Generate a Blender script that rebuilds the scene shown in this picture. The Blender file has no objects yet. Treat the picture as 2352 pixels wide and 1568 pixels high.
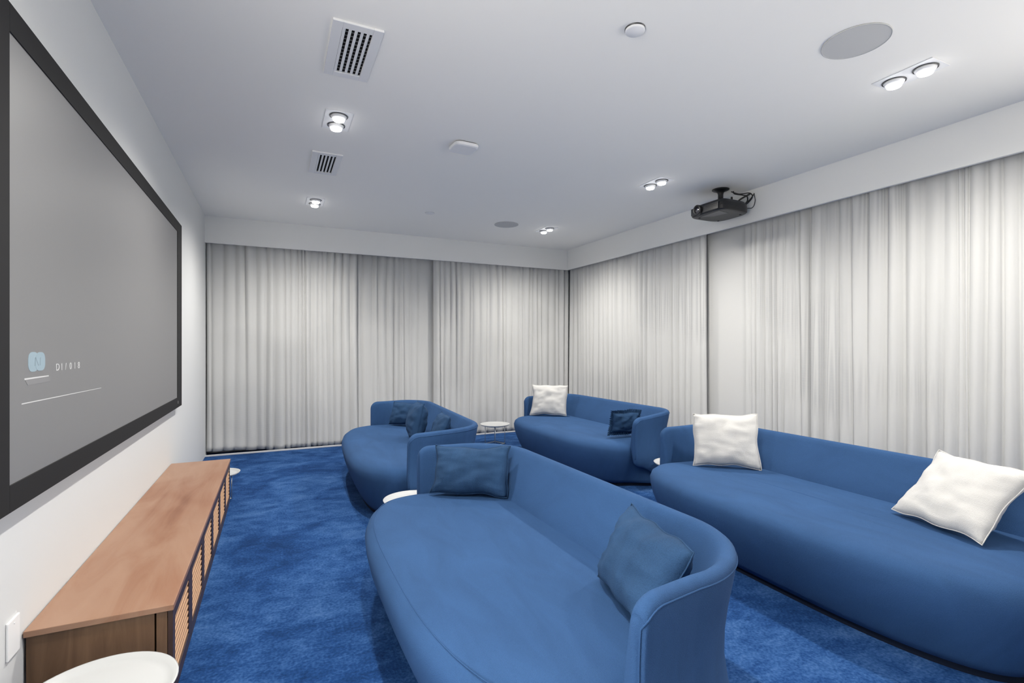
import bpy, bmesh, math, random
from mathutils import Vector, Matrix, noise

# ------------------------------------------------------------------ camera, world, exposure
scene = bpy.context.scene
COL = scene.collection
EYE = 1.3733
cam_data = bpy.data.cameras.new('camera')
cam = bpy.data.objects.new('camera', cam_data)
COL.objects.link(cam)
cam.location = (0, 0, EYE)
cam.rotation_euler = (math.pi / 2, 0, math.radians(-25.4))
cam_data.sensor_width = 36.0
cam_data.lens = 36.0 * 1150.0 / 2352.0
cam_data.shift_y = 12.0 / 2352.0
cam_data.clip_start = 0.02
scene.camera = cam

world = bpy.data.worlds.new('world')
scene.world = world
world.use_nodes = True
bg = world.node_tree.nodes['Background']
bg.inputs['Color'].default_value = (1.0, 0.96, 0.90, 1)
bg.inputs['Strength'].default_value = 4.8
LAMP_POWER = 62.0
LAMP_COLOR = (1.0, 0.96, 0.90)

vs = scene.view_settings
vs.view_transform = 'Standard'
vs.look = 'None'
vs.exposure = 0.66
vs.gamma = 1.0
vs.use_curve_mapping = False

# ------------------------------------------------------------------ room numbers (metres)
XL, XR, YB, YF, ZC = -0.78, 4.475, 7.245, -1.30, 3.0      # left wall, right fascia, back fascia, front, ceiling
ZD = 2.668                                                  # lower edge of the fascia
POCKET = 0.26                                               # depth of the curtain pocket behind the fascia
rnd = random.Random(7)

# ------------------------------------------------------------------ materials
def mat(name, color, rough=0.6, metal=0.0, spec=0.5, sheen=0.0, emit=None, estr=0.0, coat=0.0):
    m = bpy.data.materials.new(name)
    m.use_nodes = True
    b = m.node_tree.nodes['Principled BSDF']
    b.inputs['Base Color'].default_value = (*color, 1)
    b.inputs['Roughness'].default_value = rough
    b.inputs['Metallic'].default_value = metal
    b.inputs['Specular IOR Level'].default_value = spec
    if sheen:
        b.inputs['Sheen Weight'].default_value = sheen
        b.inputs['Sheen Roughness'].default_value = 0.45
    if emit:
        b.inputs['Emission Color'].default_value = (*emit, 1)
        b.inputs['Emission Strength'].default_value = estr
    if coat:
        b.inputs['Coat Weight'].default_value = coat
    return m

def N(m, kind, **kw):
    n = m.node_tree.nodes.new(kind)
    for k, v in kw.items():
        if k in n.inputs:
            n.inputs[k].default_value = v
        else:
            setattr(n, k, v)
    return n

def L(m, a, b):
    m.node_tree.links.new(a, b)

def coords(m, scale=(1, 1, 1), which='Object', rot=(0, 0, 0)):
    t = N(m, 'ShaderNodeTexCoord')
    mp = N(m, 'ShaderNodeMapping')
    mp.inputs['Scale'].default_value = scale
    mp.inputs['Rotation'].default_value = rot
    L(m, t.outputs[which], mp.inputs['Vector'])
    return mp.outputs['Vector']

def ramp(m, fac, stops):
    r = N(m, 'ShaderNodeValToRGB')
    e = r.color_ramp.elements
    while len(e) < len(stops):
        e.new(0.5)
    for el, (p, c) in zip(e, stops):
        el.position = p
        el.color = (*c, 1) if len(c) == 3 else c
    L(m, fac, r.inputs['Fac'])
    return r.outputs['Color']

def bump(m, height, strength, dist=0.01):
    b = N(m, 'ShaderNodeBump')
    b.inputs['Strength'].default_value = strength
    b.inputs['Distance'].default_value = dist
    L(m, height, b.inputs['Height'])
    bs = m.node_tree.nodes['Principled BSDF']
    L(m, b.outputs['Normal'], bs.inputs['Normal'])
    return b

def BS(m):
    return m.node_tree.nodes['Principled BSDF']

M = {}
M['paint'] = mat('white_wall_paint', (0.67, 0.68, 0.68), 0.65, spec=0.3)
n_ = N(M['paint'], 'ShaderNodeTexNoise', Scale=220.0, Detail=2.0)
L(M['paint'], coords(M['paint']), n_.inputs['Vector'])
bump(M['paint'], n_.outputs['Fac'], 0.04, 0.002)
M['ceiling'] = mat('white_ceiling_paint', (0.95, 0.932, 0.885), 0.8, spec=0.2)
M['fascia'] = mat('fascia_paint', (0.84, 0.84, 0.82), 0.7, spec=0.2)
M['dark_wall'] = mat('bounce_cutting_charcoal', (0.05, 0.05, 0.055), 0.8)  # for the unseen front wall, kept dark so less light bounces onto the sofas
M['base'] = mat('baseboard_paint', (0.62, 0.62, 0.62), 0.5)

# carpet: plush velvet pile, brushed in different directions
m = M['carpet'] = mat('blue_plush_carpet', (0.02, 0.07, 0.22), 0.95, spec=0.1)
v = coords(m, (1, 1, 1))
w1 = N(m, 'ShaderNodeTexNoise', Scale=1.5, Detail=5.0, Roughness=0.62, Distortion=1.1)
L(m, v, w1.inputs['Vector'])
w2 = N(m, 'ShaderNodeTexNoise', Scale=7.0, Detail=6.0, Roughness=0.7, Distortion=0.7)
L(m, coords(m, (0.8, 1.3, 1), rot=(0, 0, 0.5)), w2.inputs['Vector'])
w3 = N(m, 'ShaderNodeTexNoise', Scale=75.0, Detail=3.0)
L(m, v, w3.inputs['Vector'])
mx = N(m, 'ShaderNodeMix', data_type='FLOAT')
mx.inputs[0].default_value = 0.45
L(m, w1.outputs['Fac'], mx.inputs[2]); L(m, w2.outputs['Fac'], mx.inputs[3])
mx2 = N(m, 'ShaderNodeMix', data_type='FLOAT')
mx2.inputs[0].default_value = 0.26
L(m, mx.outputs[0], mx2.inputs[2]); L(m, w3.outputs['Fac'], mx2.inputs[3])
c = ramp(m, mx2.outputs[0], [(0.39, (0.006, 0.028, 0.100)), (0.475, (0.012, 0.050, 0.165)), (0.545, (0.028, 0.086, 0.235)), (0.63, (0.062, 0.138, 0.315))])
L(m, c, BS(m).inputs['Base Color'])
bump(m, mx2.outputs[0], 0.5, 0.02)

def fabric(name, col, var=0.14, fine=420.0, wrinkle=0.22, sheen=0.0):
    m = mat(name, col, 0.9, spec=0.15, sheen=sheen)
    v = coords(m)
    a = N(m, 'ShaderNodeTexNoise', Scale=fine, Detail=2.0)
    L(m, v, a.inputs['Vector'])
    b = N(m, 'ShaderNodeTexNoise', Scale=3.2, Detail=5.0, Roughness=0.6, Distortion=0.8)
    L(m, coords(m, (2.6, 0.7, 1)), b.inputs['Vector'])
    mx = N(m, 'ShaderNodeMix', data_type='FLOAT')
    mx.inputs[0].default_value = 0.5
    L(m, a.outputs['Fac'], mx.inputs[2]); L(m, b.outputs['Fac'], mx.inputs[3])
    lo = tuple(x * (1 - var) for x in col); hi = tuple(min(1, x * (1 + var)) for x in col)
    L(m, ramp(m, mx.outputs[0], [(0.35, lo), (0.65, hi)]), BS(m).inputs['Base Color'])
    wv = N(m, 'ShaderNodeTexNoise', Scale=9.0, Detail=4.0, Distortion=1.5)
    L(m, coords(m, (0.7, 5.0, 1), rot=(0, 0, 0.35)), wv.inputs['Vector'])
    ad = N(m, 'ShaderNodeMix', data_type='FLOAT')
    ad.inputs[0].default_value = wrinkle
    L(m, a.outputs['Fac'], ad.inputs[2]); L(m, wv.outputs['Fac'], ad.inputs[3])
    bump(m, ad.outputs[0], 0.4, 0.006)
    return m

M['sofa'] = fabric('blue_wool_upholstery', (0.028, 0.074, 0.178))
M['navy'] = fabric('navy_linen', (0.020, 0.053, 0.118), var=0.22, fine=300.0, wrinkle=0.3)
M['white_linen'] = fabric('white_linen', (0.53, 0.525, 0.51), var=0.04, fine=300.0, wrinkle=0.3, sheen=0.1)
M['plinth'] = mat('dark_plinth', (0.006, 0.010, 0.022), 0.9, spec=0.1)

# curtain: white voile with a fine vertical rib and patches where the open weave shows
m = M['curtain'] = mat('white_voile', (0.80, 0.80, 0.795), 0.9, spec=0.1)
v = coords(m)
sep = N(m, 'ShaderNodeSeparateXYZ'); L(m, v, sep.inputs[0])
wv = N(m, 'ShaderNodeTexWave', Scale=22.0, Distortion=0.15)
wv.bands_direction = 'X'; wv.wave_profile = 'SIN'
L(m, v, wv.inputs['Vector'])
wz = N(m, 'ShaderNodeTexWave', Scale=30.0, Distortion=0.2)
wz.bands_direction = 'Z'
L(m, v, wz.inputs['Vector'])
mul = N(m, 'ShaderNodeMath', operation='MULTIPLY')
L(m, wv.outputs['Fac'], mul.inputs[0]); L(m, wz.outputs['Fac'], mul.inputs[1])
pn = N(m, 'ShaderNodeTexNoise', Scale=0.85, Detail=1.0)
L(m, coords(m, (1.0, 1.0, 1.0)), pn.inputs['Vector'])
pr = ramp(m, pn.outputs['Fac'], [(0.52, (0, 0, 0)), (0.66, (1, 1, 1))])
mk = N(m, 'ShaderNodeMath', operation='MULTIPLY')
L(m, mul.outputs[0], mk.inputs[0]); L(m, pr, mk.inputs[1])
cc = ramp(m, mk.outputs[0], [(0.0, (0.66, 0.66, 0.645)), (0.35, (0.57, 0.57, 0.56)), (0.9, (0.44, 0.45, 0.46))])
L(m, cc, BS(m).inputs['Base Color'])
bump(m, wv.outputs['Fac'], 0.15, 0.002)
tr = N(m, 'ShaderNodeBsdfTranslucent'); L(m, cc, tr.inputs['Color'])
ms = N(m, 'ShaderNodeMixShader'); ms.inputs[0].default_value = 0.12
L(m, BS(m).outputs[0], ms.inputs[1]); L(m, tr.outputs[0], ms.inputs[2])
L(m, ms.outputs[0], m.node_tree.nodes['Material Output'].inputs['Surface'])

def wood(name, stops, scale=(14, 1.0, 14), rough=0.42):
    m = mat(name, stops[0][1], rough, spec=0.4)
    a = N(m, 'ShaderNodeTexNoise', Scale=1.6, Detail=6.0, Roughness=0.62, Distortion=1.2)
    L(m, coords(m, scale), a.inputs['Vector'])
    b = N(m, 'ShaderNodeTexNoise', Scale=1.6, Detail=3.0, Distortion=0.6)
    L(m, coords(m, (1.3, 0.8, 1)), b.inputs['Vector'])
    mx = N(m, 'ShaderNodeMix', data_type='FLOAT')
    mx.inputs[0].default_value = 0.5
    L(m, a.outputs['Fac'], mx.inputs[2]); L(m, b.outputs['Fac'], mx.inputs[3])
    L(m, ramp(m, mx.outputs[0], stops), BS(m).inputs['Base Color'])
    bump(m, a.outputs['Fac'], 0.08, 0.003)
    return m

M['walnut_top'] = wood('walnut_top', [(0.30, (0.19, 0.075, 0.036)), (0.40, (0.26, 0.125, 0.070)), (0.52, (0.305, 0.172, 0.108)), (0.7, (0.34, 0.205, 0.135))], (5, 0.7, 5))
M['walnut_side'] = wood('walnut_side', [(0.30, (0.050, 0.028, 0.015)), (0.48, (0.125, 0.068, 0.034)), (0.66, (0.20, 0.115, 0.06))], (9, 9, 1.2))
M['walnut_dark'] = wood('walnut_dark_frame', [(0.3, (0.035, 0.019, 0.014)), (0.7, (0.075, 0.042, 0.030))], (9, 1.0, 9))
M['slat'] = wood('oak_slat', [(0.3, (0.40, 0.22, 0.115)), (0.7, (0.58, 0.36, 0.21))], (9, 1.0, 9))
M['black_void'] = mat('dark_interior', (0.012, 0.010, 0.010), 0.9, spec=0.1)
M['black_frame'] = mat('black_velvet_bezel', (0.017, 0.017, 0.018), 0.75, spec=0.2)
M['screen'] = mat('grey_projection_screen', (0.20, 0.20, 0.203), 0.42, spec=0.35)
M['projected'] = mat('projected_white', (0.8, 0.8, 0.8), 0.6, emit=(1, 1, 1), estr=0.22)
M['projected_mid'] = mat('projected_mid_white', (0.50, 0.50, 0.50), 0.6, emit=(1, 1, 1), estr=0.06)
M['projected_dim'] = mat('projected_pale', (0.225, 0.225, 0.23), 0.6)
M['projected_blue'] = mat('projected_blue', (0.27, 0.355, 0.405), 0.6, emit=(0.6, 0.8, 0.95), estr=0.02)
M['projected_blue_dim'] = mat('projected_blue_dim', (0.22, 0.29, 0.33), 0.6)
M['tray'] = mat('white_enamel', (0.50, 0.51, 0.51), 0.35, spec=0.5)
M['rod'] = mat('pale_steel_rod', (0.55, 0.58, 0.60), 0.3, metal=0.8)
M['plastic'] = mat('white_plastic', (0.82, 0.82, 0.82), 0.5)
M['vent_white'] = mat('vent_white_metal', (0.80, 0.80, 0.80), 0.5)
M['trim_grey'] = mat('lamp_trim_grey', (0.10, 0.10, 0.10), 0.35, metal=0.6)
M['lens'] = mat('lamp_lens', (1, 1, 1), 0.4, emit=(1, 0.99, 0.97), estr=9.0)
M['grille'] = mat('speaker_grille', (0.56, 0.56, 0.55), 0.8, spec=0.2)
M['proj_black'] = mat('projector_black', (0.012, 0.012, 0.013), 0.38, spec=0.45)
M['proj_front'] = mat('projector_front', (0.018, 0.019, 0.022), 0.3, spec=0.5)
M['proj_under'] = mat('projector_underside', (0.045, 0.046, 0.048), 0.45, spec=0.5)
M['glass'] = mat('lens_glass', (0.02, 0.02, 0.03), 0.05, spec=1.0, coat=1.0)
M['cable_black'] = mat('black_cable', (0.012, 0.012, 0.012), 0.5)
M['metal_grey'] = mat('grey_metal', (0.25, 0.25, 0.26), 0.4, metal=0.6)

# ------------------------------------------------------------------ mesh helpers
def link(name, me, material, parent=None, smooth=False):
    o = bpy.data.objects.new(name, me)
    COL.objects.link(o)
    if material:
        me.materials.append(material)
    if parent:
        o.parent = parent
    if smooth:
        for p in me.polygons:
            p.use_smooth = True
    return o

def obj(name, bm, material, parent=None, smooth=False):
    me = bpy.data.meshes.new(name)
    bmesh.ops.recalc_face_normals(bm, faces=bm.faces[:])
    bm.to_mesh(me)
    bm.free()
    return link(name, me, material, parent, smooth)

def pyobj(name, verts, faces, material, parent=None, smooth=True):
    bm = bmesh.new()
    vv = [bm.verts.new(p) for p in verts]
    for f in faces:
        bm.faces.new([vv[i] for i in f])
    return obj(name, bm, material, parent, smooth)

def box(bm, x0, x1, y0, y1, z0, z1, bevel=0.0, seg=2):
    r = bmesh.ops.create_cube(bm, size=1.0)
    vs_ = r['verts']
    for p in vs_:
        p.co = Vector((x0 + (p.co.x + .5) * (x1 - x0), y0 + (p.co.y + .5) * (y1 - y0), z0 + (p.co.z + .5) * (z1 - z0)))
    if bevel > 0:
        es = list({e for p in vs_ for e in p.link_edges})
        bmesh.ops.bevel(bm, geom=es, offset=bevel, segments=seg, affect='EDGES', profile=0.5)

def boxobj(name, x0, x1, y0, y1, z0, z1, material, parent=None, bevel=0.0):
    bm = bmesh.new()
    box(bm, x0, x1, y0, y1, z0, z1, bevel)
    return obj(name, bm, material, parent)

def lathe(bm, prof, seg=40, c=(0, 0, 0), closed=False):
    rings = []
    for r, z in prof:
        if r < 1e-6:
            rings.append([bm.verts.new((c[0], c[1], c[2] + z))])
        else:
            rings.append([bm.verts.new((c[0] + r * math.cos(2 * math.pi * i / seg), c[1] + r * math.sin(2 * math.pi * i / seg), c[2] + z)) for i in range(seg)])
    pairs = list(zip(rings[:-1], rings[1:]))
    if closed:
        pairs.append((rings[-1], rings[0]))
    for a, b in pairs:
        for i in range(seg):
            j = (i + 1) % seg
            if len(a) == 1 and len(b) == 1:
                continue
            if len(a) == 1:
                bm.faces.new((a[0], b[i], b[j]))
            elif len(b) == 1:
                bm.faces.new((a[i], b[0], a[j]))
            else:
                bm.faces.new((a[i], b[i], b[j], a[j]))

def tube(bm, pts, r, seg=8, closed=False):
    pts = [Vector(p) for p in pts]
    n = len(pts)
    rings = []
    ref = None
    for i, p in enumerate(pts):
        a = pts[i - 1] if (i > 0 or closed) else p
        b = pts[(i + 1) % n] if (i < n - 1 or closed) else p
        t = (b - a).normalized()
        if ref is None:
            ref = Vector((0, 0, 1)) if abs(t.z) < 0.9 else Vector((1, 0, 0))
        s = t.cross(ref).normalized()
        u = s.cross(t).normalized()
        ref = u
        rings.append([bm.verts.new(p + r * (math.cos(2 * math.pi * k / seg) * s + math.sin(2 * math.pi * k / seg) * u)) for k in range(seg)])
    for i in range(n if closed else n - 1):
        A, B = rings[i], rings[(i + 1) % n]
        for k in range(seg):
            bm.faces.new((A[k], A[(k + 1) % seg], B[(k + 1) % seg], B[k]))
    if not closed:
        bm.faces.new(rings[0]); bm.faces.new(rings[-1][::-1])

def spline(pts, n=8):
    P = [Vector(p) for p in pts]
    P = [P[0]] + P + [P[-1]]
    out = []
    for i in range(1, len(P) - 2):
        a, b, c, d = P[i - 1:i + 3]
        for k in range(n):
            t = k / n
            out.append(0.5 * ((2 * b) + (c - a) * t + (2 * a - 5 * b + 4 * c - d) * t * t + (3 * b - a - 3 * c + d) * t ** 3))
    out.append(P[-2])
    return out

def tag(o, label, cat, group=None):
    o['label'] = label
    o['category'] = cat
    if group:
        o['group'] = group
    return o

def thing(name, label, cat, loc=(0, 0, 0), rotz=0.0, group=None):
    o = bpy.data.objects.new(name, None)
    o.empty_display_size = 0.1
    COL.objects.link(o)
    o.location = loc
    o.rotation_euler = (0, 0, rotz)
    return tag(o, label, cat, group)

def struct(o, label=None):
    o['kind'] = 'structure'
    if label:
        o['label'] = label
    return o

def sstep(a, b, x):
    t = max(0.0, min(1.0, (x - a) / (b - a)))
    return t * t * (3 - 2 * t)

# ------------------------------------------------------------------ the room
XO, YO = XR + POCKET, YB + POCKET
struct(boxobj('floor', XL - .1, XO + .1, YF, YO + .1, -0.10, 0.0, M['carpet']), 'deep blue plush carpet covering the floor')
struct(boxobj('ceiling', XL - .1, XO + .1, YF, YO + .1, ZC, ZC + .1, M['ceiling']), 'flat white painted ceiling')
bm = bmesh.new()
box(bm, XL - .1, XL, 1.20, YO + .1, 0, ZC); box(bm, XL - .1, XL, -.3, 1.20, 0, .1); box(bm, XL - .1, XL, -.3, 1.20, 2.75, ZC); box(bm, XL - .1, XL, YF, -.3, 0, ZC)  # the gap is an unseen opening, added as a daylight source
struct(obj('wall_left', bm, M['paint']), 'plain white wall behind the projection screen')
struct(boxobj('wall_back', XL, XO, YO, YO + .1, 0.0, ZC, M['paint']), 'white wall behind the back curtains')
bm = bmesh.new()                                            # unseen opening beyond the last curtain, added to let more daylight in
box(bm, XO, XO + .1, .55, YO + .1, 0, ZC); box(bm, XO, XO + .1, YF, .55, 0, .12)
struct(obj('wall_right', bm, M['paint']), 'white wall behind the right curtains')
struct(boxobj('wall_front', XL, XO, YF - .1, YF, 0, ZC, M['dark_wall']), 'unseen wall behind the viewer, made charcoal to cut bounced light')
struct(boxobj('trim_1', XL, XR + .03, YB, YB + .03, ZD, ZC, M['fascia']), 'white fascia hiding the curtain track on the back wall')
struct(boxobj('trim_2', XR, XR + .03, .55, YB, ZD, ZC, M['fascia']), 'white fascia hiding the curtain track on the right wall')
struct(boxobj('baseboard_back', XL, XR, YB + .020, YB + .034, 0.0, 0.022, M['base'], bevel=0.003), 'pale grey floor strip under the back curtains')

# ------------------------------------------------------------------ curtains
def curtain(label, folds, flats, axis, base, sign, z0, seed, name='curtain', depth=0.055, bottoms=None):
    """folds: positions along the wall where the creases lie; flats: indexes of folds left flat; base: where the creases lie"""
    R = random.Random(seed)
    zs = [0, .02, .06, .15, .3, .5, .7, .85, .94, .98, 1]
    NS = 9
    cols = []
    prm = []
    for i in range(len(folds) - 1):
        w = abs(folds[i + 1] - folds[i])
        amp = min(depth, 0.52 * w + 0.006) * R.uniform(.75, 1.1)
        if i in flats:
            amp = 0.006
        prm.append((amp, R.uniform(.35, .65), R.uniform(.55, 1.0), R.uniform(-.03, .03), R.uniform(0, .014)))
    verts, faces = [], []
    H = ZC - 0.08
    ncol = (len(folds) - 1) * NS + 1
    for zi in zs:
        col = []
        for i in range(len(folds) - 1):
            amp, pk, pw, sh, hem = prm[i]
            for k in range(NS + (1 if i == len(folds) - 2 else 0)):
                f = k / NS
                g = f ** (math.log(.5) / math.log(pk)) if f > 0 else 0
                d = amp * (math.sin(math.pi * min(1, g)) ** pw) if 0 < g < 1 else 0.0
                d *= 0.72 + 0.28 * math.cos(2.2 * zi + i)
                # the sheet leans within its fold: the crease line wanders a little on its way down
                s = folds[i] + (folds[i + 1] - folds[i]) * f + 0.010 * math.sin(3.1 * zi + 1.7 * (i + f)) * (1 - zi * .6)
                zz = z0 + hem * (1 - zi) + (H - z0) * zi
                if bottoms:
                    zz += bottoms(s) * (1 - zi)
                col.append((s, d, zz))
        cols.append(col)
    for col in cols:
        for s, d, zz in col:
            q = base + sign * d
            verts.append((s, q, zz) if axis == 'X' else (q, s, zz))
    for r in range(len(zs) - 1):
        for c_ in range(ncol - 1):
            a = r * ncol + c_
            faces.append((a, a + 1, a + ncol + 1, a + ncol))
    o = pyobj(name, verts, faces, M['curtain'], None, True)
    md = o.modifiers.new('thickness', 'SOLIDIFY'); md.thickness = 0.003; md.offset = 0
    return tag(o, label, 'curtain', 'white voile curtains along the back and right walls')

def fillfolds(a, b, w, seed, jit=.4):
    R = random.Random(seed)
    n = max(2, round(abs(b - a) / w))
    return [a + (b - a) * (i + (R.uniform(-jit, jit) if 0 < i < n else 0)) / n for i in range(n + 1)]

YC = YB + 0.115
XC = XR + 0.115
f1 = [-0.775, -0.72, -0.585, -0.46, -0.34, -0.21, -0.093, 0.0, .126, .2, .276, .33, .379, .46, .544, .6, .668, .76, .857, .96, 1.068]
curtain('white voile curtain on the back wall next to the screen wall', f1, [], 'X', YC, -1, 0.010, 3, bottoms=lambda s: 0.035 * max(0, min(1, (.05 - s) / .7)))
f2 = [.90, 1.0, 1.14, 1.279, 1.36, 1.489, 1.6, 1.68, 1.743, 1.85, 1.958, 2.22, 2.42]
curtain('white voile curtain on the back wall with a flat strip at its right edge', f2, [10, 11], 'X', YC + .07, -1, 0.010, 4)
f3 = [2.17, 2.28] + fillfolds(2.35, 4.565, .095, 9)
curtain('densely pleated white voile curtain on the back wall in the corner', f3, [], 'X', YC, -1, 0.010, 5)
f4 = fillfolds(7.335, 4.33, .105, 11)
curtain('densely pleated white voile curtain on the right wall in the corner', f4, [], 'Y', XC, -1, 0.010, 6)
f5 = [4.62, 4.33, 3.86] + fillfolds(3.78, 2.86, .085, 12, .3)
curtain('white voile curtain on the right wall with a flat strip at its left edge', f5, [0, 1], 'Y', XC + .07, -1, 0.010, 7)
f6 = [3.06, 2.939, 2.808, 2.685, 2.549, 2.408, 2.282, 2.148, 2.027, 1.938, 1.90, 1.866, 1.768, 1.683, 1.588] + fillfolds(1.5, .62, .11, 13, .25)
curtain('wide pleated white voile curtain on the right wall nearest the viewer', f6, [], 'Y', XC, -1, 0.010, 8, depth=.075)

# ------------------------------------------------------------------ projection screen
SX = -0.735
screen = thing('projection_screen', 'large grey projection screen with a wide black bezel on the left wall', 'screen', (XL, 3.5, 0.85))
def sc(o):
    o.matrix_parent_inverse = Matrix.Translation(screen.location).inverted()
    return o
Y0, Y1, Z0, Z1 = 2.055, 5.02, 0.945, 2.345
P0, P1, Q0, Q1 = 1.88, 5.225, 0.86, 2.435
sc(boxobj('panel', XL + .012, SX - .004, Y0 - .02, Y1 + .02, Z0 - .02, Z1 + .02, M['screen'], screen))
for nm, a in (('bezel', (P0, Y0, Q0, Q1)), ('bezel', (Y1, P1, Q0, Q1)), ('bezel', (Y0, Y1, Q0, Z0)), ('bezel', (Y0, Y1, Z1, Q1))):
    sc(boxobj(nm, XL + .006, SX, a[0], a[1], a[2], a[3], M['black_frame'], screen, bevel=0.0015))
# maker's mark on the lower bezel: a tiny ring with a dot
bm = bmesh.new(); lathe(bm, [(.010, 0), (.013, 0), (.013, .001), (.010, .001)], 20, closed=True); lathe(bm, [(0, .001), (.005, .001)], 12)
o = sc(obj('bezel_mark', bm, M['projected_dim'], screen)); o.rotation_euler = (0, math.pi / 2, 0); o.location = (SX + .0005, 5.03, 0.905)

def text(body, size, y, z, material, squeeze=1.0):
    cu = bpy.data.curves.new('lettering', 'FONT')
    cu.body = body; cu.size = size; cu.extrude = 0.0004; cu.space_character = 1.12
    tmp = bpy.data.objects.new('tmp', cu)
    COL.objects.link(tmp)
    bpy.context.view_layer.update()
    me = bpy.data.meshes.new_from_object(tmp.evaluated_get(bpy.context.evaluated_depsgraph_get()))
    bpy.data.objects.remove(tmp)
    me.name = 'lettering'
    o = sc(link('lettering', me, material, screen))
    o.rotation_euler = (math.pi / 2, 0, math.pi / 2)
    o.scale = (squeeze, 1, 1)
    o.location = (SX - .0036, y, z)
    return o
for k, ch in enumerate('D1/018'):
    text(ch, 0.038, 2.425 + k * .0465, 1.2835, M['projected_mid'], 1.3)

def flat(name, pts, material, x=SX - .0034):
    bm = bmesh.new()
    f = bm.faces.new([bm.verts.new((x, y, z)) for y, z in pts])
    r = bmesh.ops.extrude_face_region(bm, geom=[f])
    for e in r['geom']:
        if isinstance(e, bmesh.types.BMVert):
            e.co.x -= 0.0006
    return sc(obj(name, bm, material, screen))
def lobe(cy, cz, ry, rz, n=2.8, k=40):
    out = []
    for i in range(k):
        t = 2 * math.pi * i / k
        c_, s_ = math.cos(t), math.sin(t)
        out.append((cy + ry * math.copysign(abs(c_) ** (2 / n), c_), cz + rz * math.copysign(abs(s_) ** (2 / n), s_)))
    return out
flat('logo_lobe', lobe(2.232, 1.322, .040, .0335), M['projected_blue'])
flat('logo_lobe', lobe(2.288, 1.322, .040, .0325), M['projected_blue'], SX - .0031)
for pts in ([(2.246, 1.336), (2.252, 1.336), (2.276, 1.308), (2.270, 1.308)], [(2.243, 1.308), (2.248, 1.308), (2.250, 1.336), (2.245, 1.336)], [(2.283, 1.308), (2.288, 1.308), (2.290, 1.336), (2.285, 1.336)]):
    flat('logo_stroke', pts, M['projected_blue_dim'], SX - .0028)
flat('underline', [(2.165, 1.264), (2.36, 1.266), (2.36, 1.270), (2.165, 1.2695)], M['projected_mid'])
flat('underline_glow', [(2.19, 1.245), (2.37, 1.247), (2.37, 1.264), (2.17, 1.263)], M['projected_dim'])
flat('baseline', [(2.145, 1.186), (2.97, 1.178), (2.97, 1.180), (2.145, 1.1895)], M['projected_mid'])

# wall plate beside the cabinet
p = thing('wall_plate', 'blank white wall plate beside the wooden cabinet', 'wall plate', (XL, 2.19, 0.42))
bm = bmesh.new(); box(bm, 0.0, .008, -.042, .042, -.062, .062, .003); obj('plate', bm, M['plastic'], p)
bm = bmesh.new(); lathe(bm, [(0, .0095), (.003, .0095), (.0035, .007)], 12); o = obj('screw', bm, M['plastic'], p); o.rotation_euler = (0, math.pi / 2, 0); o.location = (0, 0, .045)

# ------------------------------------------------------------------ low cabinet
CX0, CX1, CY0, CY1, CZ = XL + .004, -0.348, 2.262, 4.995, 0.398
cab = thing('media_cabinet', 'long low walnut cabinet with slatted doors under the screen', 'cabinet', (-.56, 3.63, 0))
def cb(o):
    o.matrix_parent_inverse = Matrix.Translation(cab.location).inverted()
    return o
cb(boxobj('top', CX0, CX1 + .004, CY0, CY1, CZ - .022, CZ, M['walnut_top'], cab, bevel=0.002))
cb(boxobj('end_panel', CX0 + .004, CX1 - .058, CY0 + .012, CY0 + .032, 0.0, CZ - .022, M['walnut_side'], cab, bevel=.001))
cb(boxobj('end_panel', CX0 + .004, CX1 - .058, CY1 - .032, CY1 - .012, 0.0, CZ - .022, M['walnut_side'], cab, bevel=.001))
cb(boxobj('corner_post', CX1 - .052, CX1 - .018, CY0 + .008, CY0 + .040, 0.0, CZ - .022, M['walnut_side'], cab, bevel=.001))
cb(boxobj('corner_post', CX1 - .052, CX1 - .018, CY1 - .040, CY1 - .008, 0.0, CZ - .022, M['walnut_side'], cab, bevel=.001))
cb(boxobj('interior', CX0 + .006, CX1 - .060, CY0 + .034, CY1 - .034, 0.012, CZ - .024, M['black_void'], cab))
cb(boxobj('bottom_rail', CX1 - .058, CX1 - .006, CY0 + .008, CY1 - .008, 0.0, .030, M['walnut_dark'], cab, bevel=.001))
nd = 6
dw = (CY1 - CY0 - .016) / nd
slat_me = None
for i in range(nd):
    ya = CY0 + .008 + i * dw + .003
    yb = ya + dw - .006
    za, zb = .034, CZ - .026
    bm = bmesh.new()
    fx0, fx1 = CX1 - .017, CX1
    st, rl = .048, .046
    box(bm, fx0, fx1, ya, ya + st, za, zb, .0012); box(bm, fx0, fx1, yb - st, yb, za, zb, .0012)
    box(bm, fx0, fx1, ya + st, yb - st, za, za + rl, .0012); box(bm, fx0, fx1, ya + st, yb - st, zb - rl, zb, .0012)
    door = cb(obj('door', bm, M['walnut_dark'], cab))
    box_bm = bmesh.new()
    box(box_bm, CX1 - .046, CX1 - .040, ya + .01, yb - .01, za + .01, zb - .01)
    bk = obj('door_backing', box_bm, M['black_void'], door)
    ns = 9
    sz = (zb - rl - za - rl) / ns
    if slat_me is None:
        sb = bmesh.new()
        box(sb, -.006, .006, -(yb - ya) / 2 + st - .004, (yb - ya) / 2 - st + .004, -.0062, .0062, .004, 2)
        slat_me = bpy.data.meshes.new('slat'); sb.to_mesh(slat_me); sb.free()
        slat_me.materials.append(M['slat'])
    for k in range(ns):
        s = bpy.data.objects.new('slat', slat_me); COL.objects.link(s); s.parent = door
        s.location = (CX1 - .008, (ya + yb) / 2, za + rl + sz * (k + .5))

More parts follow.
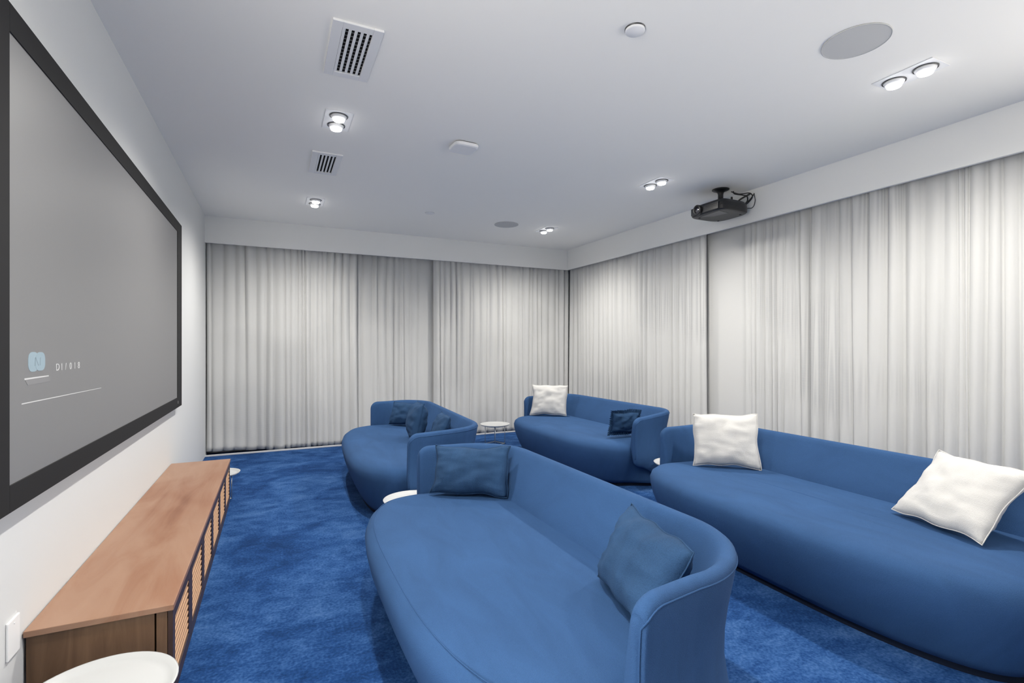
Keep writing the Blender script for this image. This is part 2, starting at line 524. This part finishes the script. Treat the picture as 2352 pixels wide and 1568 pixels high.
# ------------------------------------------------------------------ sofas
def outline(a, D, r=.38, n=3.0, xm=-.55, step=.022):
    pts = []
    K = 160
    for i in range(K + 1):                                  # front half, from y=-a round the front to y=+a
        t = -math.pi / 2 + math.pi * i / K
        s_, c_ = math.sin(t), math.cos(t)
        pts.append(Vector((xm - (D + xm) * abs(c_) ** (2 / n), a * math.copysign(abs(s_) ** (2 / n), s_))))
    pts.append(Vector((-r, a)))
    for i in range(1, 17):
        t = math.pi / 2 * (1 - i / 16)
        pts.append(Vector((-r + r * math.cos(t), a - r + r * math.sin(t))))
    for i in range(0, 17):
        t = -math.pi / 2 * i / 16
        pts.append(Vector((-r + r * math.cos(t), -(a - r) + r * math.sin(t))))
    # resample evenly
    P = pts + [pts[0]]
    acc = [0.0]
    for p, q in zip(P[:-1], P[1:]):
        acc.append(acc[-1] + (q - p).length)
    T = acc[-1]
    n_ = int(T / step)
    out, j = [], 0
    for i in range(n_):
        d = T * i / n_
        while acc[j + 1] < d:
            j += 1
        f = (d - acc[j]) / max(1e-9, acc[j + 1] - acc[j])
        out.append(P[j].lerp(P[j + 1], f))
    return out

def normals(P, closed=True):
    n = len(P)
    out = []
    for i in range(n):
        k = 3
        if closed:
            t = P[(i + k) % n] - P[(i - k) % n]
        else:
            t = P[min(n - 1, i + k)] - P[max(0, i - k)]
        t.normalize()
        out.append(Vector((t.y, -t.x)))
    return out

def sofa(label, loc, rotz, a, D, seed, seam=False, tip_drop=.012, tip_x=-.66):
    root = thing('sofa', label, 'sofa', loc, rotz, 'deep blue sofas facing the screen')
    P = outline(a - .025, D)
    NO = normals(P)
    # make sure the normals point outwards
    if (P[0] + NO[0] * .1 - Vector((-.5, 0))).length < (P[0] - Vector((-.5, 0))).length:
        NO = [-q for q in NO]
    n = len(P)
    front = [(-.125, .035), (-.105, .07), (-.070, .14), (-.040, .21), (-.018, .27), (-.005, .325), (.0, .370), (-.014, .408), (-.050, .434), (-.11, .446)]
    back = [(.085, .035), (.058, .07), (.02, .14), (-.02, .21), (-.045, .27), (-.06, .325), (-.07, .370), (-.08, .408), (-.10, .434), (-.14, .446)]
    verts, faces = [], []
    W = [sstep(-.72, -.22, p.x) for p in P]
    for k in range(len(front)):
        for i in range(n):
            o_ = front[k][0] * (1 - W[i]) + back[k][0] * W[i]
            q = P[i] + NO[i] * o_
            verts.append((q.x, q.y, front[k][1]))
    rings = len(front)
    last = verts[-n:]
    ctr = lambda v: Vector((-.52, v[1] * .55))
    for t, z in ((.12, .4475), (.3, .450), (.55, .4515), (.8, .452), (1.0, .452)):
        for v in last:
            c_ = ctr(v)
            q = Vector((v[0], v[1])).lerp(c_, t * .97)
            # sat-in softness on the top
            zz = z + (0.0045 * noise.noise(Vector((q.x * 3 + seed, q.y * 2.2, 0))) if t > .2 else 0)
            verts.append((q.x, q.y, zz))
        rings += 1
    for k in range(rings - 1):
        for i in range(n):
            j = (i + 1) % n
            faces.append((k * n + i, k * n + j, (k + 1) * n + j, (k + 1) * n + i))
    faces.append(tuple((rings - 1) * n + i for i in range(n)))
    faces.append(tuple(reversed(range(n))))
    seat = pyobj('seat', verts, faces, M['sofa'], root, True)
    # seam round the front of the seat cushion
    if seam:
        bm = bmesh.new()
        idx = [i for i in range(n) if P[i].x < -.60]
        start = min(idx, key=lambda i: P[i].y)
        order = [i for i in ([(start + s) % n for s in range(n)]) if P[i].x < -.60]
        if abs(P[order[1]].y - P[order[0]].y) > .3:
            order = order[::-1]
        tube(bm, [(P[i].x + NO[i].x * -.046, P[i].y + NO[i].y * NO[i].y * -.046, .4305) for i in order], .0022, 6)
        obj('seam', bm, M['sofa'], seat, True)
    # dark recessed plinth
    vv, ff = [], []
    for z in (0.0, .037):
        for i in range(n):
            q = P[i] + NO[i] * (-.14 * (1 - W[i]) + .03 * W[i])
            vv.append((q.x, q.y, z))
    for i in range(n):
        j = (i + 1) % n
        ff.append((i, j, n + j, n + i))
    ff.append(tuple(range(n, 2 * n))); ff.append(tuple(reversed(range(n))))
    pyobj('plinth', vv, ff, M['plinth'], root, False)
    # wrap-round backrest
    r, xt, fl = .38, tip_x, .035
    path = []
    def ext(p, q, k, skip=False):
        for i in range(1 if skip else 0, k + 1):
            path.append(p.lerp(q, i / k))
    ext(Vector((xt, a + fl)), Vector((-r, a)), 22)
    for i in range(1, 19):
        t = math.pi / 2 * (1 - i / 18)
        path.append(Vector((-r + r * math.cos(t), a - r + r * math.sin(t))))
    ext(Vector((0, a - r)), Vector((0, -(a - r))), 60, True)
    for i in range(1, 19):
        t = -math.pi / 2 * i / 18
        path.append(Vector((-r + r * math.cos(t), -(a - r) + r * math.sin(t))))
    ext(Vector((-r, -a)), Vector((xt, -(a + fl))), 22, True)
    # extra samples close to both tips
    tipA, tipB = path[0], path[-1]
    da, db = (path[1] - path[0]).normalized(), (path[-2] - path[-1]).normalized()
    path = [tipA + da * s for s in (0, .002, .006, .011)] + path[1:-1] + [tipB + db * s for s in (.011, .006, .002, 0)]
    NP = normals(path, False)
    if NP[len(path) // 2].x < 0:
        NP = [-q for q in NP]
    bk = [(-.19, .38), (-.175, .45), (-.125, .55), (-.08, .64), (-.056, .688), (-.044, .708), (-.028, .720), (-.010, .720), (.003, .710), (.006, .694),
          (-.003, .64), (-.018, .56), (-.030, .47), (-.032, .38), (-.018, .28), (.012, .18), (.052, .095), (.088, .035), (.03, .03), (-.06, .08), (-.14, .22)]
    tp = [(-.088, .38), (-.085, .45), (-.074, .55), (-.062, .64), (-.055, .688), (-.048, .708), (-.034, .720), (-.014, .720), (.000, .710), (.005, .694),
          (.001, .64), (-.004, .56), (-.004, .47), (.003, .38), (.010, .31), (.011, .26), (.004, .225), (-.012, .212), (-.035, .222), (-.05, .26), (-.07, .32)]
    acc = [0.0]
    for p, q in zip(path[:-1], path[1:]):
        acc.append(acc[-1] + (q - p).length)
    T = acc[-1]
    vv, ff = [], []
    m_ = len(bk)
    for i, p in enumerate(path):
        ds = min(acc[i], T - acc[i])
        w = sstep(xt + .05, -.20, p.x)
        e = min(1.0, ds / .03)
        th = max(.25, math.sqrt(max(0, 1 - (1 - e) ** 2)))
        rr = .085
        drop = rr - math.sqrt(max(0, rr * rr - max(0, rr - ds) ** 2))
        for (o1, z1), (o2, z2) in zip(bk, tp):
            o_ = o1 * w + o2 * (1 - w)
            z = z1 * w + z2 * (1 - w)
            o_ = -.03 + (o_ + .03) * th
            z = .45 + (z - .45) * ((.72 - tip_drop * (1 - w) - drop - .45) / .27 if z > .45 else (1 - drop / .32))
            q = p + NP[i] * o_
            vv.append((q.x, q.y, z))
    for i in range(len(path) - 1):
        for k in range(m_):
            k2 = (k + 1) % m_
            ff.append((i * m_ + k, i * m_ + k2, (i + 1) * m_ + k2, (i + 1) * m_ + k))
    ff.append(tuple(range(m_))); ff.append(tuple(reversed(range((len(path) - 1) * m_, len(path) * m_))))
    br = pyobj('backrest', vv, ff, M['sofa'], root, True)
    bm = bmesh.new()
    kk = 9
    e0, e1 = 2, len(path) - 3
    tube(bm, [Vector(vv[e0 * m_ + k]) for k in range(15, kk, -1)] + [Vector(vv[i * m_ + kk]) for i in range(e0, e1 + 1)] + [Vector(vv[e1 * m_ + k]) for k in range(kk + 1, 16)], .003, 6)
    obj('rim_seam', bm, M['sofa'], br, True)
    return root

sofa('blue sofa with two navy pillows nearest the viewer, in the front row', (1.462, 2.132, 0), 0.0, 1.085, 1.06, 1, seam=True, tip_drop=0.0, tip_x=-.615)
sofa('blue sofa with three navy pillows, in the front row by the back curtain', (1.645, 4.95, 0), math.radians(-3.2), 1.20, 1.05, 5)
sofa('blue sofa with a white pillow in the far corner of the room', (3.765, 4.985, 0), 0.0, 1.15, 1.05, 9, tip_drop=.03)
sofa('blue sofa with two white pillows, second row by the right curtains', (3.495, 1.96, 0), math.radians(-2.0), 1.21, 1.08, 13)

# ------------------------------------------------------------------ pillows
def pillow(label, B0, B1, up, H, T, material, seed, W=None, ruffle=False, cat='pillow', group=None, belly=.5):
    B0, B1, up = Vector(B0), Vector(B1), Vector(up)
    ex = (B1 - B0)
    W = W or ex.length
    ex.normalize()
    ey = (up - ex * up.dot(ex)).normalized()
    ez = ex.cross(ey)
    mid = (B0 + B1) / 2
    G = 26
    verts, faces = [], []
    R = random.Random(seed)
    def pt(i, j, side):
        x = -1 + 2 * i / G; y = -1 + 2 * j / G
        X = W / 2 * x * (1 - .075 * (1 - y * y)) + .016 * noise.noise(Vector((y * 1.7 + seed * 3, x * .9, .3))) * abs(x); Y = H / 2 * y * (1 - .085 * (1 - x * x)) + .018 * noise.noise(Vector((x * 1.8, seed * 2.1, y * .9))) * abs(y)
        e = ((1 - abs(x) ** 2.4) * (1 - abs(y) ** 2.4)) ** belly
        wr = noise.noise(Vector((x * 2.4 + seed, y * 2.4, side * 3 + seed))) * .016 + noise.noise(Vector((x * 1.2 + y * 6 + seed, y * 1.5 - x * 5, side))) * .010 * (.35 + abs(x * y))
        Z = side * (T / 2 * e + wr * min(1, e * 2.5))
        return (X, Y, Z)
    idx = {}
    for side in (1, -1):
        for i in range(G + 1):
            for j in range(G + 1):
                edge = i in (0, G) or j in (0, G)
                if edge and side == -1:
                    idx[(i, j, -1)] = idx[(i, j, 1)]
                    continue
                idx[(i, j, side)] = len(verts)
                verts.append(pt(i, j, side))
        for i in range(G):
            for j in range(G):
                q = [idx[(i, j, side)], idx[(i + 1, j, side)], idx[(i + 1, j + 1, side)], idx[(i, j + 1, side)]]
                faces.append(q if side == 1 else q[::-1])
    o = pyobj('pillow', verts, faces, material, None, True)
    mw = Matrix((ex, ey, ez)).transposed().to_4x4()
    mw.translation = mid + ey * (H / 2 - .008)
    o.matrix_world = mw
    # sewn edge
    ring = [pt(i, 0, 1) for i in range(G)] + [pt(G, j, 1) for j in range(G)] + [pt(i, G, 1) for i in range(G, 0, -1)] + [pt(0, j, 1) for j in range(G, 0, -1)]
    bm = bmesh.new()
    if ruffle:
        k = len(ring)
        prev = None; first = None
        for q in range(k * 3):
            p0 = Vector(ring[(q // 3) % k]).lerp(Vector(ring[(q // 3 + 1) % k]), (q % 3) / 3)
            d = Vector((p0.x / W, p0.y / H, 0)).normalized()
            p1 = p0 + d * .035 + Vector((0, 0, .012 * math.sin(q * 1.35 + 1.2 * math.sin(q * .31))))
            pa, pb, pc = bm.verts.new(p0), bm.verts.new(p1), bm.verts.new(p1 + Vector((0, 0, .002)))
            if prev:
                bm.faces.new((prev[0], prev[1], pb, pa))
            prev = (pa, pb)
            first = first or prev
        bm.faces.new((prev[0], prev[1], first[1], first[0]))
        bmesh.ops.delete(bm, geom=[v_ for v_ in bm.verts if not v_.link_faces], context='VERTS')
        obj('ruffled_edge', bm, material, o, True)
    else:
        tube(bm, ring, .0026, 6, closed=True)
        obj('sewn_edge', bm, material, o, True)
    return tag(o, label, cat, group)

SZ = .470
NG, WG = 'navy pillows', 'white pillows'
pillow('navy pillow in the far corner of the nearest blue sofa', (.885, 3.02, SZ), (1.27, 2.76, SZ), (.055, .10, .25), .305, .17, M['navy'], 2, W=.49, group=NG)
pillow('navy pillow leaning in the near end of the nearest blue sofa', (1.16, 1.63, SZ), (1.05, 1.20, SZ), (.12, -.03, .25), .315, .18, M['navy'], 5, W=.47, group=NG)
pillow('navy pillow in the far corner of the three-pillow blue sofa', (1.225, 5.96, SZ), (1.49, 5.60, SZ), (.07, .07, .26), .275, .15, M['navy'], 8, W=.46, group=NG)
pillow('navy pillow standing in the middle of the three-pillow blue sofa', (1.27, 5.12, SZ), (1.21, 4.68, SZ), (.06, -.05, .30), .36, .19, M['navy'], 11, W=.44, group=NG)
pillow('navy pillow half hidden by the arm of the three-pillow blue sofa', (1.36, 4.70, SZ), (1.30, 4.26, SZ), (.10, -.02, .25), .31, .13, M['navy'], 14, W=.44, group=NG)
pillow('white pillow on the blue sofa in the far corner', (3.10, 5.95, SZ), (3.47, 5.63, SZ), (.075, .085, .36), .42, .13, M['white_linen'], 17, W=.50, group=WG)
pillow('navy pillow with ruffled edge behind the arm of the far corner sofa', (3.42, 4.17, SZ + .03), (3.06, 4.15, SZ + .03), (.0, -.06, .27), .22, .11, M['navy'], 20, W=.34, ruffle=True, group=NG)
pillow('upright white pillow at the far end of the second-row sofa', (2.93, 2.89, SZ), (3.27, 2.58, SZ), (.075, .09, .36), .41, .14, M['white_linen'], 23, W=.48, group=WG)
pillow('large white pillow leaning at the near end of the second-row sofa', (3.09, 1.60, SZ + .005), (2.92, 1.14, SZ + .005), (.255, -.085, .30), .44, .14, M['white_linen'], 26, W=.49, group=WG)

# ------------------------------------------------------------------ tray tables
def tray_table(label, x, y, h, r, rot=0.4):
    t = thing('tray_table', label, 'side table', (x, y, 0), rot, 'round white tray tables')
    bm = bmesh.new()
    lathe(bm, [(0, h - .022), (r * .80, h - .022), (r * .93, h - .018), (r, h), (r - .006, h + .001), (r * .915, h - .013), (r * .80, h - .0165), (0, h - .0165)], 56)
    obj('tray', bm, M['tray'], t, True)
    q = r * .66
    for k in range(4):
        ang = math.pi / 4 + k * math.pi / 2
        bm = bmesh.new()
        tube(bm, [(q * math.cos(ang), q * math.sin(ang), .006), (q * math.cos(ang), q * math.sin(ang), h - .020)], .0045, 8)
        obj('leg', bm, M['rod'], t, True)
    bm = bmesh.new()
    tube(bm, [(q * math.cos(math.pi / 4 + k * math.pi / 2), q * math.sin(math.pi / 4 + k * math.pi / 2), .006) for k in range(4)], .0045, 8, closed=True)
    obj('floor_frame', bm, M['rod'], t)
    bm = bmesh.new()
    tube(bm, [(q * math.cos(2 * math.pi * k / 40), q * math.sin(2 * math.pi * k / 40), h - .027) for k in range(40)], .0045, 8, closed=True)
    obj('top_ring', bm, M['rod'], t, True)
    return t
tray_table('round white tray table at the near end of the wooden cabinet', -.50, 1.955, .300, .215)
tray_table('round white tray table beyond the far end of the wooden cabinet', -.455, 5.21, .240, .175)
tray_table('round white tray table between the two front-row sofas', .89, 3.525, .295, .205)
tray_table('round white tray table between the two second-row sofas', 3.40, 3.56, .295, .215)
tray_table('round white tray table between the far sofas by the back curtain', 2.82, 6.50, .285, .21)
bm = bmesh.new()
tube(bm, spline([(2.35, 6.72, .006), (2.45, 6.78, .006), (2.55, 6.98, .006), (2.60, 7.10, .012), (2.62, 7.16, .03)], 8), .005, 8)
tag(obj('power_cable', bm, M['plastic'], None, True), 'thin white cable on the carpet by the back curtain', 'cable')

# ------------------------------------------------------------------ ceiling fittings
def spot_pair(label, x, y):
    t = thing('ceiling_spotlight', label, 'ceiling light', (x, y, ZC), 0, 'twin recessed ceiling spotlights')
    bm = bmesh.new(); box(bm, -.092, .092, -.16, .16, -.004, 0, .0015); obj('plate', bm, M['plastic'], t)
    for s in (-1, 1):
        hd = s * .082
        bm = bmesh.new()
        lathe(bm, [(.0575, -.004), (.0625, -.004), (.0615, -.0085), (.058, -.009)], 40, closed=True)
        ring = obj('trim_ring', bm, M['trim_grey'], t, True); ring.location = (0, hd, 0)
        bm = bmesh.new()
        lathe(bm, [(.0, -.004), (.054, -.004), (.053, -.014), (.047, -.022), (.040, -.026), (0, -.026)], 40)
        hs = obj('lamp_head', bm, M['plastic'], ring, True)
        bm = bmesh.new()
        lathe(bm, [(.040, -.0258), (.039, -.034), (.036, -.038), (.022, -.0405), (0, -.0415)], 40)
        obj('lens', bm, M['lens'], ring, True)
        ld = bpy.data.lights.new('spot', 'SPOT')
        ld.energy = LAMP_POWER; ld.color = LAMP_COLOR
        ld.spot_size = math.radians(160); ld.spot_blend = 1.0; ld.shadow_soft_size = 0.035
        lo = bpy.data.objects.new('spot', ld); COL.objects.link(lo); lo.parent = ring
        lo.location = (0, 0, -.075)
    return t
spot_pair('twin white ceiling spotlight between the two vents', .41, 3.79)
spot_pair('twin white ceiling spotlight near the left end of the back curtain', .415, 6.02)
spot_pair('twin white ceiling spotlight at the near right, beside the big round speaker', 3.43, 1.685)
spot_pair('twin white ceiling spotlight next to the projector', 3.425, 3.88)
spot_pair('twin white ceiling spotlight in the far right corner, by the far speaker', 3.415, 6.07)
spot_pair('twin white ceiling spotlight on the left, nearest the viewer', .41, 1.50)

def vent(label, x0, x1, y0, y1, fx0, fx1, fy0, fy1, grid):
    t = thing('air_vent', label, 'air vent', ((x0 + x1) / 2, (y0 + y1) / 2, ZC), 0, 'ceiling air vents')
    cx, cy = (x0 + x1) / 2, (y0 + y1) / 2
    x0, x1, fx0, fx1 = x0 - cx, x1 - cx, fx0 - cx, fx1 - cx
    y0, y1, fy0, fy1 = y0 - cy, y1 - cy, fy0 - cy, fy1 - cy
    bm = bmesh.new()
    box(bm, fx0, x0, fy0, fy1, -.012, 0, .002); box(bm, x1, fx1, fy0, fy1, -.012, 0, .002)
    box(bm, x0, x1, fy0, y0, -.012, 0, .002); box(bm, x0, x1, y1, fy1, -.012, 0, .002)
    obj('frame', bm, M['vent_white'], t)
    bm = bmesh.new(); box(bm, x0, x1, y0, y1, -.0015, 0); obj('duct_shade', bm, M['black_void'], t)  # flat black sheet on the uncut ceiling, standing in for the duct's shade
    nb = 5
    pw = (x1 - x0) / nb
    for k in range(nb):
        xa = x0 + pw * (k + .30)
        bm = bmesh.new()
        box(bm, -pw * .26, pw * .26, y0, y1, -.0012, .0012)
        s = obj('slat', bm, M['vent_white'], t)
        s.location = (xa, 0, -.0075); s.rotation_euler = (0, math.radians(-14), 0)
    for k in range(grid):
        yy = y0 + (y1 - y0) * (k + 1) / (grid + 1)
        bm = bmesh.new(); box(bm, x0, x1, yy - .0022, yy + .0022, -.0045, -.0020); obj('cross_bar', bm, M['metal_grey'], t)
    return t
vent('large white ceiling air vent nearest the viewer', .313, .462, 2.66, 3.10, .262, .512, 2.61, 3.15, 12)
vent('smaller white ceiling air vent further back', .335, .478, 4.50, 4.95, .285, .528, 4.45, 5.00, 0)

def speaker(label, x, y, r):
    t = thing('ceiling_speaker', label, 'speaker', (x, y, ZC), 0, 'round ceiling speakers')
    bm = bmesh.new(); lathe(bm, [(r - .004, 0), (r, 0), (r, -.006), (r - .004, -.007)], 64, closed=True); obj('rim', bm, M['grille'], t, True)
    bm = bmesh.new(); lathe(bm, [(r - .004, -.005), (r * .6, -.0062), (0, -.0068)], 64); obj('grille', bm, M['grille'], t, True)
speaker('big round flush ceiling speaker at the near right', 2.80, 1.625, .158)
speaker('round flush ceiling speaker by the back curtain', 2.79, 6.05, .16)

t = thing('smoke_detector', 'small round white smoke detector on the ceiling near the viewer', 'smoke detector', (1.668, 2.045, ZC))
bm = bmesh.new(); lathe(bm, [(.052, 0), (.052, -.006), (.050, -.007)], 40); obj('base', bm, M['trim_grey'], t, True)
bm = bmesh.new(); lathe(bm, [(.050, -.006), (.0495, -.014), (.045, -.018), (0, -.020)], 40); obj('cap', bm, M['plastic'], t, True)
t = thing('access_point', 'white rounded square wireless access point on the ceiling', 'access point', (1.385, 3.83, ZC), math.radians(3))
def rsq(h, r, n=4.5, k=48):
    return [(h * math.copysign(abs(math.cos(2 * math.pi * i / k)) ** (2 / n), math.cos(2 * math.pi * i / k)), h * math.copysign(abs(math.sin(2 * math.pi * i / k)) ** (2 / n), math.sin(2 * math.pi * i / k)), r) for i in range(k)]
def loft(name, rings, material, parent):
    k = len(rings[0]); vv = [p for r_ in rings for p in r_]
    ff = [(a * k + i, a * k + (i + 1) % k, (a + 1) * k + (i + 1) % k, (a + 1) * k + i) for a in range(len(rings) - 1) for i in range(k)]
    ff.append(tuple(range((len(rings) - 1) * k, len(rings) * k))); ff.append(tuple(reversed(range(k))))
    return pyobj(name, vv, ff, material, parent, False)
loft('mount_plate', [rsq(.094, 0), rsq(.094, -.008)], M['trim_grey'], t)
loft('cover', [rsq(.102, -.008), rsq(.104, -.016), rsq(.100, -.030), rsq(.090, -.036)], M['plastic'], t)
t = thing('sprinkler_cover', 'tiny round white sprinkler cover on the ceiling towards the back', 'sprinkler', (1.709, 5.934, ZC))
bm = bmesh.new(); lathe(bm, [(.055, 0), (.055, -.004), (.052, -.006), (0, -.007)], 36); obj('cap', bm, M['plastic'], t, True)
bm = bmesh.new(); lathe(bm, [(.057, 0), (.0575, -.0025), (.055, -.003)], 36); obj('collar', bm, M['grille'], t, True)

# ------------------------------------------------------------------ projector
PX0, PX1, PY0, PY1, PZ0, PZ1 = 3.955, 4.385, 3.53, 3.985, 2.722, 2.852
pj = thing('projector', 'black ceiling projector on a short pole, lens towards the screen', 'projector', (4.17, 3.757, PZ0))
def pr_(o):
    o.matrix_parent_inverse = Matrix.Translation(pj.location).inverted()
    return o
def hull(name, inset, z, material):
    """stacked plan outlines; the front (-X) bows and the back corners are round"""
    rings = []
    for ins, zz in zip(inset, z):
        R_ = []
        cx, cy = (PX0 + PX1) / 2, (PY0 + PY1) / 2
        hx, hy = (PX1 - PX0) / 2 - ins, (PY1 - PY0) / 2 - ins
        for i in range(64):
            a_ = 2 * math.pi * i / 64
            c_, s_ = math.cos(a_), math.sin(a_)
            nn = 6.0 if c_ < 0 else 3.4
            R_.append((cx + hx * math.copysign(abs(c_) ** (2 / nn), c_), cy + hy * math.copysign(abs(s_) ** (2 / nn), s_), zz))
        rings.append(R_)
    k = 64
    vv = [p for r_ in rings for p in r_]
    ff = [(a * k + i, a * k + (i + 1) % k, (a + 1) * k + (i + 1) % k, (a + 1) * k + i) for a in range(len(rings) - 1) for i in range(k)]
    ff.append(tuple(range((len(rings) - 1) * k, len(rings) * k))); ff.append(tuple(reversed(range(k))))
    return pr_(pyobj(name, vv, ff, material, pj, False))
body = hull('body', [.012, .002, .0, .004, .022, .055, .075], [PZ0 + .006, PZ0 + .016, PZ0 + .05, PZ0 + .085, PZ0 + .112, PZ0 + .128, PZ1 - .0], M['proj_black'])
hull('underside', [.030, .013], [PZ0, PZ0 + .0065], M['proj_under'])
# a paler raised patch painting a reflection onto the underside
bm = bmesh.new()
f = bm.faces.new([bm.verts.new(p) for p in ((3.985, 3.60, PZ0), (4.13, 3.62, PZ0), (4.10, 3.78, PZ0), (4.0, 3.86, PZ0))])
r_ = bmesh.ops.extrude_face_region(bm, geom=[f])
for e in r_['geom']:
    if isinstance(e, bmesh.types.BMVert):
        e.co.z -= .003
pr_(obj('painted_reflection', bm, mat('projector_reflection', (.13, .13, .13), .4), pj))
bm = bmesh.new(); box(bm, PX0 - .006, PX0 + .02, 3.585, 3.94, PZ0 + .018, PZ0 + .090, .004); fp = pr_(obj('front_panel', bm, M['proj_front'], pj))
bm = bmesh.new(); lathe(bm, [(.030, .0), (.052, .0), (.052, .028), (.046, .034), (.036, .034), (.030, .014)], 40, closed=True)
lr = obj('lens_ring', bm, M['proj_black'], fp, True); lr.rotation_euler = (0, -math.pi / 2, 0); lr.location = (PX0 - .004, 3.835, PZ0 + .056)
bm = bmesh.new(); lathe(bm, [(.034, .012), (.024, .020), (.010, .025), (0, .026)], 32)
lg = obj('lens_glass', bm, M['glass'], fp, True); lg.rotation_euler = (0, -math.pi / 2, 0); lg.location = (PX0 - .004, 3.835, PZ0 + .056)
for k in range(5):
    bm = bmesh.new(); box(bm, PX0 - .009, PX0, 3.60, 3.73, PZ0 + .028 + k * .011, PZ0 + .033 + k * .011); obj('vent_fin', bm, M['proj_black'], fp)
for (fx, fy) in ((4.03, 3.90), (4.30, 3.62), (4.30, 3.90)):
    bm = bmesh.new(); lathe(bm, [(0, -.006), (.011, -.006), (.013, .002)], 20); o = pr_(obj('foot', bm, M['proj_black'], pj, True)); o.location = (fx, fy, PZ0)
mt = bpy.data.objects.new('pole_mount', None)
bm = bmesh.new()
lathe(bm, [(0, 0), (.085, 0), (.085, -.006), (.070, -.014), (.045, -.022), (.030, -.036), (.026, -.055), (.026, -.105), (.034, -.118), (.044, -.125), (.050, -.148), (0, -.149)], 40)
pm = pr_(obj('pole_mount', bm, M['proj_black'], pj, True)); pm.location = (4.175, 3.757, ZC - .0005)
bpy.data.objects.remove(mt)
bm = bmesh.new(); box(bm, 4.10, 4.25, 3.68, 3.835, PZ1 - .004, PZ1 + .006, .002); pr_(obj('bracket', bm, M['metal_grey'], pj))
# cables at the back of the projector, up to the ceiling and the fascia
runs = [
    [(4.37, 3.66, 2.82), (4.40, 3.62, 2.87), (4.42, 3.64, 2.93), (4.43, 3.70, 2.96), (4.36, 3.74, 2.975), (4.34, 3.74, 2.999)],
    [(4.37, 3.70, 2.80), (4.43, 3.66, 2.85), (4.45, 3.60, 2.91), (4.44, 3.62, 2.96), (4.38, 3.70, 2.965), (4.33, 3.76, 2.999)],
    [(4.36, 3.60, 2.79), (4.43, 3.58, 2.80), (4.455, 3.57, 2.87), (4.45, 3.58, 2.95)],
    [(4.35, 3.74, 2.83), (4.38, 3.70, 2.90), (4.43, 3.60, 2.95)],
    [(4.36, 3.64, 2.83), (4.41, 3.60, 2.88), (4.45, 3.575, 2.945)],
]
for k, rn in enumerate(runs):
    bm = bmesh.new(); tube(bm, spline(rn, 7), (.0065, .0055, .0035, .009, .005)[k], 8)
    pr_(obj('cable', bm, M['cable_black'], pj, True))
bm = bmesh.new(); lathe(bm, [(0, -.03), (.024, -.03), (.026, -.02), (.026, .02), (.022, .03), (0, .03)], 24)
o = pr_(obj('cable_plug', bm, M['cable_black'], pj, True)); o.location = (4.33, 3.70, 2.862); o.rotation_euler = (.4, 1.2, 0)
bm = bmesh.new(); tube(bm, spline([(4.27, 3.70, 2.84), (4.275, 3.695, 2.875), (4.27, 3.70, 2.898)], 5), .004, 8); pr_(obj('antenna', bm, M['cable_black'], pj, True))
bm = bmesh.new(); lathe(bm, [(0, -.014), (.010, -.014), (.011, .0), (.009, .014), (0, .015)], 16); o = pr_(obj('antenna_tip', bm, M['cable_black'], pj, True)); o.location = (4.27, 3.70, 2.906)
